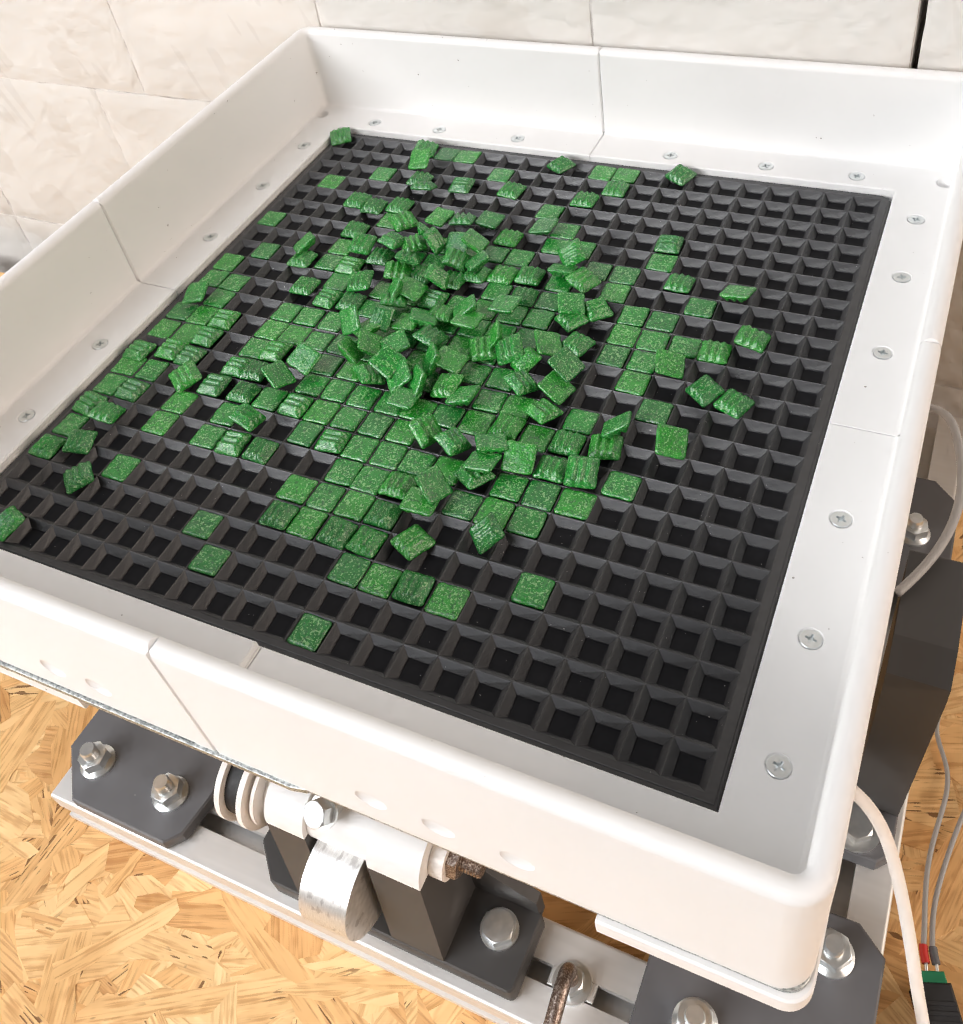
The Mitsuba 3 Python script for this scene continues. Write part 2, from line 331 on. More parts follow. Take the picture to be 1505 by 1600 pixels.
def plate(name, label, pts, nuts, b=0.9):
    p = thing(name, label, 'plate', 'corner plates of the base frame')
    obj('plate_body', bevel_prism(pts, 8.0, -162.0 + 0.15, b), 'grey_plastic', p)
    for x, y, r, s in nuts: flange_nut(p, x, y, ZP + 0.15, r, s)
    return p
plate('corner_plate', 'dark grey chamfered plate with two nuts under the front left of the tray', [(-2.5, -24), (18.5, -46), (76, -46), (82.5, -39), (85, -20), (85, 40), (64, 62), (-2, 62)], [(18.4, -25.8, 10, 6), (65.3, -25.6, 28, 6)])
plate('corner_plate', 'dark grey chamfered plate with nuts under the front right corner of the tray', [(301.5, -46), (378, -46), (388.4, -36), (388.4, 26.5), (377, 36), (362, 36), (301.5, 12)], [(325.3, -23.2, 5, 4), (368.6, 20.2, 20, 5)])
plate('corner_plate', 'dark grey plate with one visible nut behind the upright bracket', [(338, 205), (376, 205), (390, 219), (390, 268), (376, 282), (338, 282)], [(369.3, 240.6, 12, 5)])
# rubber mounts that carry the tray
for x, y in ((40, 60), (325, 75), (40, 300), (325, 290)):
    k = tag(obj('rubber_mount', cyl(11, 130.5, 40).translate([x, y, -152.8]), 'rubber'), 'black rubber mount hidden under the tray', 'mount', 'rubber mounts under the tray')

# hook bolt standing in the slot of the front profile
hook = thing('hook_bolt', 'brown bent rod bolted into the front slot beside the motor bracket', 'hook')
hx, hy = 274.6, -26.5
obj('slot_nut', bevel_prism([(hx - 10, hy - 3.7), (hx + 10, hy - 3.7), (hx + 10, hy + 3.7), (hx - 10, hy + 3.7)], 3.2, -165.2, 0.4), 'aluminium', hook)
obj('washer', (cyl(8.2, 1.6, 40) - cyl(3.3, 3, 24).translate([0, 0, -.5])).translate([hx, hy, -161.9]), 'zinc', hook)
obj('hex_nut', (hexa(10, 5.6, 14) - cyl(3.1, 9, 24).translate([0, 0, -1])).translate([hx, hy, -160.2]), 'zinc', hook)
obj('rod', tube([(hx, hy, -166), (hx, hy, -152), (hx + .2, hy - .6, -143), (hx + 1.0, hy - 5.5, -137.2), (hx + 1.6, hy - 14, -136.5), (hx + 2.4, hy - 28, -137.5), (hx + 3.2, hy - 46, -139), (hx + 4, hy - 70, -141)], 3.1, 16, 80), 'brown_steel', hook, smooth=True)

# ------------------------------------------------------------------ vibration drive under the front edge
drive = thing('vibration_drive', 'unbalance drive with steel weight on a dark grey bracket under the front edge', 'motor')
# bracket: base feet, slanted web and back wall
AXY, AXZ = -19.0, -90.0
base = bevel_prism([(137, -42), (255.5, -42), (256, -10), (250, -5), (128, -5), (123, -10), (123, -28)], 12.0, -161.85, 0.8, 3.0)
web = MF.batch_hull([box(152, 223, -35, -3, -91, -90), box(152, 224.5, -41.5, -3, -152, -151)])
gus = MF.batch_hull([box(128, 153, -34, -8, -151, -150), box(151, 153, -34, -8, -118, -110)]) + MF.batch_hull([box(222, 236, -36, -8, -151.5, -150), box(222, 224, -36, -8, -143, -140)])
slot = box(170.6, 199.5, -70, -7, -156, -60)
backwall = MF.extrude(m3.CrossSection([np.array([(220, -155), (254.5, -155), (254.5, -138), (249, -134), (240, -129), (230, -121), (222, -112)])]), 5).rotate([90, 0, 0]).translate([0, -5.3, 0])
obj('bracket', base + (web - slot) + backwall, 'dark_plastic', drive, smooth=25)
obj('foot_bolt', (hexa(13, 5.6, 8) + cyl(8.3, 1.3, 40)).translate([241.3, -21.8, -149.8]), 'zinc', drive, smooth=35)
def cap(x0, x1): return (along_x(cyl(16.0, x1 - x0, 72)).translate([x0, AXY, AXZ]) ^ box(x0 - 1, x1 + 1, -60, 20, AXZ + 0.1, 0)) - along_x(cyl(5, 100)).translate([x0 - 5, AXY, AXZ])
obj('bearing_cap', cap(152, 170.4), 'white_plastic', drive)
obj('bearing_cap', cap(199.8, 223), 'white_plastic', drive)
obj('hub', along_x(cyl(13.5, 29.2, 64)).translate([170.5, AXY, AXZ]), 'white_plastic', drive)
obj('collar', along_x(cyl(9.5, 6.0, 48)).translate([223.2, AXY, AXZ]), 'cream_plastic', drive)
sh0 = thread(4.0, 118); sh0.apply_transform(trimesh.transformations.rotation_matrix(math.pi / 2, [0, 1, 0])); sh0.apply_translation([124, AXY, AXZ])
obj('shaft', sh0, 'brown_steel', drive, smooth=20)  # wood reflection painted in as brown
obj('shaft_nut', along_x(hexa(13, 4.2, 12)).translate([229.3, AXY, AXZ]), 'brown_steel', drive)
c0 = m3.CrossSection.circle(22.0, 96).translate([-32.5, -118]); c1 = m3.CrossSection.circle(15.5, 72).translate([AXY - 1.5, AXZ])
wt = MF.extrude(m3.CrossSection.batch_hull([c0]), 22.0).rotate([90, 0, 90])
obj('unbalance_weight', wt.translate([172.6, 0, 0]), 'brushed_steel', drive, smooth=30)
cb = (hexa(10, 6.5, 0) + cyl(6.6, 1.2, 40) + cyl(3.0, 40, 24).translate([0, 0, -38])).rotate([40, -12, 0]).translate([180.5, -27.0, -72.0])
obj('clamp_bolt', cb, 'zinc', drive, smooth=35)
pu = obj('pulley', along_x(cyl(11, 22, 48)).translate([130, AXY, AXZ]), 'cream_plastic', drive)
for x, t, r in ((130.6, 2.6, 20.5), (141.5, 2.6, 20.5), (146.0, 1.6, 17.5)):
    obj('pulley_flange', along_x(cyl(r, t, 80)).translate([x, AXY, AXZ]), 'cream_plastic', pu)
obj('belt', along_x(cyl(17.3, 8.1, 72)).translate([133.3, AXY, AXZ]), 'rubber', drive)

# ------------------------------------------------------------------ upright bracket beside the right edge of the tray
br = thing('upright_bracket', 'tall black bracket with a bolted foot beside the right edge of the tray', 'bracket')
prof = np.array([(84, -153.8), (60.5, -14), (60, -4), (72, 1), (107, 1), (109, -1), (109, -153.8)])
col = MF.extrude(m3.CrossSection([prof[::-1]]), 19.5).rotate([90, 0, 90]).translate([364.8, 0, 0])
obj('column', col, 'dark_plastic', br, smooth=20)
obj('foot', bevel_prism([(352, 61.5), (379, 61.5), (384.5, 67), (384.5, 130), (352, 130)], 9.6, -161.85, 0.7), 'grey_plastic', br)
obj('foot_bolt', (hexa(13, 6.5, 5) + cyl(10.5, 1.8, 44)).translate([368.6, 72.5, -152.2]), 'zinc', br, smooth=35)

# ------------------------------------------------------------------ cables and connector on the right
tag(obj('supply_cable', tube([(352, 48.5, -62), (363.7, 48.8, -70), (372, 48.6, -82), (381.8, 45.6, -105), (391.1, 36.4, -130), (398.3, 26.4, -150), (403, 20.7, -165), (409.9, 8.1, -178), (416, -12, -186.5)], 2.5, 14, 90), 'white_cable_skin', smooth=True), 'thick white cable hanging from under the tray past the right profile', 'cable')
tag(obj('signal_cable', tube([(355, 186, -10), (362.8, 180.3, 0), (368.9, 173.6, 4), (374.1, 160.1, 5), (377.1, 144.4, 5.4), (377.4, 125.8, 5.4), (373.3, 106.8, 5.2), (367.8, 93.9, 4.6), (363.2, 86.2, 3.4)], 1.65, 12, 90), 'grey_cable_skin', smooth=True), 'grey cable looping out over the upright bracket', 'cable')
con = thing('power_connector', 'black connector with green screw terminal lying on the board', 'connector')
def local(x, y): return np.array([408.0, 31.5]) + x * np.array([.944, .33]) + y * np.array([.42, -.905])
def lb(x0, x1, y0, y1, z0, z1, b=0.6): return bevel_prism([local(x0, y0), local(x1, y0), local(x1, y1), local(x0, y1)], z1 - z0, z0, b)
obj('body', lb(-7, 7.4, 0, 32, -189.6, -173.5, 1.0), 'rubber', con)
obj('terminal_block', lb(-5.8, 6, -4.2, 0.4, -189, -174.2, 0.4), 'terminal_green', con)
for y in (7, 10.5, 14, 17.5, 21, 24.5, 28):
    obj('grip_rib', lb(-6.4, 6.8, y, y + 1.6, -173.9, -172.9, 0.2), 'rubber', con)
obj('wire', tube([(398, 190, -187), (400.5, 178.7, -187), (397.8, 148.1, -187), (403.9, 132.2, -187), (404.1, 106.2, -185), (401.6, 81.8, -183), (402.4, 60.3, -180), (403.6, 44.3, -178)], 1.15, 10, 90), 'grey_cable_skin', con, smooth=True)
obj('wire', tube([(428, 170, -187), (419.5, 132.7, -187), (412.5, 106.3, -187), (408.6, 85.4, -185), (406.3, 66.7, -183), (406.3, 53.3, -180), (407.1, 45.2, -178)], 1.15, 10, 90), 'grey_cable_skin', con, smooth=True)
obj('ferrule', tube([(403.4, 45.5, -178), (404.2, 42, -178), (405.3, 38.9, -178)], 1.75, 14, 12), 'red_plastic', con, label='red ferrule on a wire end')
obj('ferrule', tube([(407.1, 46, -178), (408, 43, -178), (409.2, 40, -178)], 1.75, 14, 12), 'grey_plastic', con, label='grey ferrule on a wire end')
for a, b in (((405.2, 39.3), (406.0, 35.0)), ((409.1, 40.4), (410.2, 36.2))):
    obj('pin', tube([(a[0], a[1], -178), ((a[0] + b[0]) / 2, (a[1] + b[1]) / 2, -178), (b[0], b[1], -178)], 0.7, 10, 8), 'zinc', con)

# ------------------------------------------------------------------ the white tray, printed in four corner segments
tray = thing('sorting_tray', 'white printed tray with raised walls holding the black mould', 'tray')
CX, CY = 162.2, 159.0
IN, OUT, ZT, ZB, ZF = 191.8, 199.0, 54.0, -10.5, 3.0
def ring_profile():
    """Wall section: (offset outward from the inner face, z), up the inner side, over the round top and down outside."""
    p = [(-2.4, ZB), (-2.4, ZF - 0.6), (-2.2, ZF + 0.02)]
    for a in np.linspace(-math.pi / 2, 0, 6)[1:]: p.append((-2.2 + 2.2 * math.cos(a), ZF + 2.22 + 2.2 * math.sin(a)))
    w = OUT - IN; r = w / 2
    for a in np.linspace(math.pi, 0, 15): p.append((0.15 + r + (r - 0.0) * math.cos(a), ZT - r + r * math.sin(a)))
    p += [(w, ZB)]
    return np.array(p)
def sweep(profile, half, r0, seg=14):
    rings = []
    for d, z in profile:
        r = max(r0 + d, 0.4); h = half + d
        ring = []
        for q in range(4):
            a0 = q * math.pi / 2; cx = (1 if q in (0, 3) else -1) * (h - r); cy = (1 if q in (0, 1) else -1) * (h - r)
            for t in np.linspace(0, math.pi / 2, seg): ring.append([CX + cx + r * math.cos(a0 + t), CY + cy + r * math.sin(a0 + t), z])
        rings.append(ring)
    n, m = len(rings), len(rings[0]); v = np.array(rings).reshape(-1, 3); f = []
    for i in range(n):
        i2 = (i + 1) % n
        for j in range(m):
            j2 = (j + 1) % m
            a, b, c, d = i * m + j, i * m + j2, i2 * m + j2, i2 * m + j
            f += [[a, c, b], [a, d, c]]
    mf = MF(m3.Mesh(np.array(v, np.float32), np.array(f, np.uint32)))
    if mf.volume() < 0: mf = MF(m3.Mesh(np.array(v, np.float32), np.array(f, np.uint32)[:, ::-1].copy()))
    return mf
wall_ring = sweep(ring_profile(), IN, 3.2)
OP = (-5.0, 327.2, -5.2, 326.8)
flange = box(CX - IN - 1, CX + IN + 1, CY - IN - 1, CY + IN + 1, ZB, ZF) - box(OP[0], OP[1], OP[2], OP[3], -50, 50)
# soft upper edge round the opening
lip = MF.batch_hull([box(OP[0], OP[1], OP[2], OP[3], ZF - 0.7, ZF - 0.6), box(OP[0] - .7, OP[1] + .7, OP[2] - .7, OP[3] + .7, ZF, ZF + 1)])
flange = flange - lip
SCREWS = [(340.4, y) for y in (14.2, 60, 112.1, 204.6, 257.5, 303.8)] + [(x, 335.7) for x in (16, 62, 114.6, 207.7, 260.6, 307.3)] + [(-15.8, y) for y in (14.2, 59.3, 111, 203.5, 255.7, 301.5)]
holes = [MF.cylinder(4.2, 0.4, 4.45, 40).translate([x, y, ZF - 4.15]) for x, y in SCREWS]
hole = MF.cylinder(7, 1.2, 4.3, 40)
holes += [hole.translate([349.4, 338.2, ZF - 6.95]), hole.translate([-25, 338.2, ZF - 6.95])]
body = wall_ring + flange
# scooped recesses along the lower edge of the front face
for x in (96.5, 118, 229, 252.5, 278.2):
    holes.append(MF.sphere(1, 40).scale([5.6, 1.7, 5.0]).translate([x, CY - OUT - 0.2, 5.5]))
body = body - MF.batch_boolean(holes, m3.OpType.Add)
# raised pad on the flange of the front left segment
SX, SY = 163.2, 158.2
g, B = 0.16, 600
regions = {'fl': (-B, SX - g, -B, SY - g), 'fr': (SX + g, B, -B, SY - g), 'bl': (-B, SX - g, SY + g, B), 'br': (SX + g, B, SY + g, B)}
vees = []
for c in (CY - OUT, CY + OUT, CY - IN, CY + IN):
    vees.append(MF.cube([1.5, 1.5, 90], True).rotate([0, 0, 45]).translate([SX, c, 25 + ZF]))
for c in (CX - OUT, CX + OUT, CX - IN, CX + IN):
    vees.append(MF.cube([1.5, 1.5, 90], True).rotate([0, 0, 45]).translate([c, SY, 25 + ZF]))
for y0, y1 in ((CY - OUT, OP[2]), (OP[3], CY + OUT)):
    vees.append(MF.cube([0.8, y1 - y0 + 2, 0.8], True).rotate([0, 45, 0]).translate([SX, (y0 + y1) / 2, ZF]))
    vees.append(MF.cube([1.6, 9, 1.6], True).rotate([0, 45, 0]).translate([SX, (CY - (OUT + IN) / 2) if y0 < 0 else (CY + (OUT + IN) / 2), ZT]))
for x0, x1 in ((CX - OUT, OP[0]), (OP[1], CX + OUT)):
    vees.append(MF.cube([x1 - x0 + 2, 0.6, 0.6], True).rotate([45, 0, 0]).translate([(x0 + x1) / 2, SY, ZF]))
    vees.append(MF.cube([9, 1.6, 1.6], True).rotate([45, 0, 0]).translate([(CX - (OUT + IN) / 2) if x0 < 0 else (CX + (OUT + IN) / 2), SY, ZT]))
body = body - MF.batch_boolean(vees, m3.OpType.Add)
pad = bevel_prism([(-29.6, OP[2] - 0.4), (SX - 1.0, OP[2] - 0.4), (SX - 1.0, CY - IN + 1), (-29.6, CY - IN + 1)], 4.0, ZF - 0.8, 0.5)
for nm, lab in (('br', 'back right printed segment of the white tray'), ('bl', 'back left printed segment of the white tray'), ('fr', 'front right printed segment of the white tray'), ('fl', 'front left printed segment of the white tray with raised inner strip')):
    x0, x1, y0, y1 = regions[nm]
    part = body ^ box(x0, x1, y0, y1, -100, 200)
    if nm == 'fl': part = (part - box(-60, SX - 9, CY - OUT - 4, CY - OUT + 1.5, ZB - 1, ZB + 0.8))
    obj('corner_segment', part, 'white_plastic', tray, smooth=32, label=lab)
obj('inner_strip', pad, 'white_infill', tray, label='ribbed raised strip inside the front left wall of the tray')
# the zinc plated sheet under it and the white feet at its front corners
sh = bevel_prism([(CX - 198.5, CY - 198.5), (CX + 198.5, CY - 198.5), (CX + 198.5, CY + 198.5), (CX - 198.5, CY + 198.5)], 3.0, ZB - 3.05, 0.2, 7.0)
obj('base_sheet', sh + bevel_prism([(-30, -41.2), (194, -41.2), (200, -40), (200, -30), (-30, -30)], 3.0, ZB - 3.05, 0.2), 'steel_sheet', tray, smooth=30)
def foot(x0, x1, y0, y1): return bevel_prism([(x0, y0), (x1, y0), (x1, y1), (x0, y1)], 9.0, ZB - 12.15, 0.7, 8.0)
obj('corner_foot', (foot(270, 362.2, -41.6, 60) ^ box(301, 400, -60, 80, -40, 0)), 'white_plastic', tray)
obj('corner_foot', (foot(-37.5, 130, -40.6, 60) ^ box(-60, 97, -60, 80, -40, 0)), 'white_plastic', tray)
# countersunk screws
def screw_mesh(a):
    b = MF.revolve(m3.CrossSection([np.array([[0, -3.2], [1.6, -3.2], [3.75, -0.55], [3.75, -0.15], [3.5, 0], [0, 0]])]), 40)
    x = MF.cube([3.9, 0.85, 3], True) + MF.cube([0.85, 3.9, 3], True) + MF.sphere(1.05, 16)
    t = MF.cube([2.6, 0.3, .5], True).rotate([0, 0, 45]) + MF.cube([2.6, 0.3, .5], True).rotate([0, 0, -45])
    return (b - x.translate([0, 0, -0.2]) - t).rotate([0, 0, a])
for x, y in SCREWS:
    obj('screw', screw_mesh(rng.uniform(0, 90)).rotate([rng.uniform(-2, 2), rng.uniform(-2, 2), 0]).translate([x, y, ZF + 0.02]), 'zinc', tray, smooth=30)

# ------------------------------------------------------------------ the black mould: 23 x 23 funnel shaped cells
mould = thing('mosaic_mould', 'black plastic mould with a square grid of tapered cells', 'mould')
P, N = 14.0, 23
def grid_mesh():
    lev = [(7.0, 0.06), (6.86, 0.03), (6.70, -0.09), (6.52, -0.27), (4.25, -2.9), (4.1, -3.7)]
    V, Fc = [], []
    for r in range(N):
        for c in range(N):
            at = len(V); cx, cy = c * P + 7, r * P + 7
            jx, jy = rng.normal(0, .06, 2)
            for i, (h, z) in enumerate(lev):
                k = 0 if i == 0 else 1
                for sx, sy in ((-1, -1), (1, -1), (1, 1), (-1, 1)): V.append([cx + sx * h + k * jx, cy + sy * h + k * jy, z])
            for i in range(len(lev) - 1):
                for j in range(4):
                    a, b = at + 4 * i + j, at + 4 * i + (j + 1) % 4
                    Fc += [[a, b, b + 4], [a, b + 4, a + 4]]
    return np.array(V), np.array(Fc)
obj('cell_grid', grid_mesh(), 'black_plastic', mould, smooth=False)
S = N * P
ch = 4.0
outer = [(-4.5, -4.6), (S + 4.6, -4.6), (S + 4.6, S + 4.4 - ch), (S + 4.6 - ch, S + 4.4), (-4.5 + ch, S + 4.4), (-4.5, S + 4.4 - ch)]
rim = bevel_prism(outer, 8.6, -9.2, 0.6) - box(0, S, 0, S, -20, 5)
rim = rim + (bevel_prism([(-1.4, -2.6), (S + 3.4, -2.6), (S + 3.4, S + 2), (-1.4, S + 2)], 2.0, -2.1, 0.3) - box(-0.001, S + .001, -0.001, S + .001, -20, 5))
obj('rim', rim, 'black_plastic', mould, smooth=20)
obj('shaded_floor', box(0, S, 0, S, -9, -3.6), 'shaded_floor_black', mould, smooth=False)  # cell floors, same plastic as the grid, their shade painted in

# ------------------------------------------------------------------ the green glass tiles
TL, TH = 12.6, 4.2
def tile_mesh(seed):
    r = np.random.default_rng(seed); n = 18
    t = np.linspace(-1, 1, n + 1)
    U, Vv = np.meshgrid(t, t, indexing='ij')
    s = np.maximum(np.abs(U), np.abs(Vv))
    a, cr = TL / 2, 1.35
    def rsq(u, v, scale):
        q = np.stack([u, v], -1) * a; core = np.clip(q, -(a - cr), a - cr); d = q - core
        L = np.linalg.norm(d, axis=-1, keepdims=True); m = np.maximum(np.abs(d[..., :1]), np.abs(d[..., 1:]))
        return (core + np.where(L > 1e-9, d / np.maximum(L, 1e-9) * m, 0)) * scale
    ss = np.where(s > 0, s, 1)
    sk = np.array([1.02, 1.0]) + r.normal(0, .018, 2)
    B = rsq(U / ss, Vv / ss, 1.0)
    rib_s = s
    flat_s = np.where(s > 0.999, 1.0, 1 - (1 - s) * 0.97)
    Pr, Pf = B * rib_s[..., None], B * flat_s[..., None]
    x, y = Pr[..., 0], Pr[..., 1]
    ridge = 0.72 * np.cos(2 * np.pi * (x + r.normal(0, .15)) / 3.05) + 0.12
    plate = 3.62 + ridge * np.clip((5.2 - np.abs(x)) * 2, 0, 1)
    bx = 1.25 + (a - np.abs(x)) * 1.12; by = 1.25 + (a - np.abs(y)) * 1.15 + 0.75 * ridge * np.clip((a - np.abs(y)) * 1.2, 0, 1)
    k = 4.0
    H = -np.log(np.exp(-k * plate) + np.exp(-k * bx) + np.exp(-k * by)) / k
    H = np.where(s > 0.999, 1.15, np.maximum(H, 1.2))
    rad = np.linalg.norm(B, axis=-1) / a
    edge = np.maximum(0, (s - 0.90) / 0.10)
    Zf = 0.42 * edge ** 2.2 - 0.08 * (1 - s ** 2)
    v1 = np.c_[Pr.reshape(-1, 2), -H.ravel()]; v2 = np.c_[Pf.reshape(-1, 2), -Zf.ravel()]
    v2[:, 2] = np.where(s.ravel() > 0.999, -0.42, v2[:, 2])
    m = (n + 1) ** 2; idx = np.arange(m).reshape(n + 1, n + 1)
    A, Bq, C, D = idx[:-1, :-1].ravel(), idx[1:, :-1].ravel(), idx[1:, 1:].ravel(), idx[:-1, 1:].ravel()
    f2 = np.vstack([np.c_[A, Bq, C], np.c_[A, C, D]]) + m
    f1 = np.vstack([np.c_[A, C, Bq], np.c_[A, D, C]])
    ring = np.r_[idx[:-1, 0], idx[-1, :-1], idx[:0:-1, -1], idx[0, :0:-1]]; nx = np.roll(ring, -1)
    f3 = np.vstack([np.c_[ring, nx, nx + m], np.c_[ring, nx + m, ring + m]])
    v = np.vstack([v1, v2]) * [sk[0], sk[1], r.uniform(.92, 1.06)]
    nz = np.stack([meshkit.fbm(v * 0.33 + q * 31 + seed * 7, 3, q) - 0.5 for q in range(3)], -1)
    v = v + nz * np.array([0.75, 0.75, 0.5])
    sh = np.eye(3); sh[0, 1] = r.normal(0, .02)
    v = v @ sh.T
    f = np.vstack([f1, f2, f3])
    t = trimesh.Trimesh(v, f, process=False)
    if t.volume < 0: f = f[:, ::-1]
    return v, f
NV = 10
PROTO = []
for k in range(NV):
    v, f = tile_mesh(100 + k)
    PROTO.append(mikit.ply((v / 1000, f), GREENS[(0, 1, 2, 0, 2, 0, 1, 0, 2, 0)[k]], smooth=True))
def rv(w):
    t = np.linalg.norm(w)
    if t < 1e-9: return np.eye(3)
    k = np.array(w) / t; X = np.array([[0, -k[2], k[1]], [k[2], 0, -k[0]], [-k[1], k[0], 0]])
    return np.eye(3) + math.sin(t) * X + (1 - math.cos(t)) * X @ X
RX180 = np.diag([1.0, -1, -1])
TEN = 'first second third fourth fifth sixth seventh eighth ninth tenth eleventh twelfth thirteenth fourteenth fifteenth sixteenth seventeenth eighteenth nineteenth twentieth twenty-first twenty-second twenty-third'.split()
used = {}
def add_tile(R, c, how):
    key = numbered('mosaic_tile')
    M = np.eye(4); M[:3, :3] = R; M[:3, 3] = W(c)
    scene[key] = {**PROTO[int(rng.integers(NV))], 'to_world': T4(M)}
    col, row = int(np.clip(c[0] // P, 0, 22)), int(np.clip(c[1] // P, 0, 22))
    place = f'{TEN[row]} row from the front, {TEN[col]} cell from left'
    n = R @ np.array([0, 0, 1.0]); up = n if how != 'rib' else n
    lean = '' if n[2] ** 2 > .97 else ('right-leaning ' if abs(n[0]) > abs(n[1]) and n[0] * n[2] > 0 else 'left-leaning ' if abs(n[0]) > abs(n[1]) else 'backward-leaning ' if n[1] * n[2] > 0 else 'forward-leaning ')
    opts = {'seat': ['smooth green tile seated in cell', 'flat green tile sunk in cell'],
            'rib': [f'{lean}ribbed green tile over', f'{lean}ridge-up green glass tile above', f'{lean}green tile with ribs up near', f'upper {lean}ribbed green tile by'],
            'flat': [f'{lean}loose smooth green tile over', f'{lean}smooth-faced green glass tile above', f'{lean}flat green piece near', f'upper {lean}smooth green tile by']}[how]
    for o in opts:
        lab = f'{o} {place}'
        if lab not in used: break
    used[lab] = key
    tag(key, lab, 'tile', 'green glass mosaic tiles')
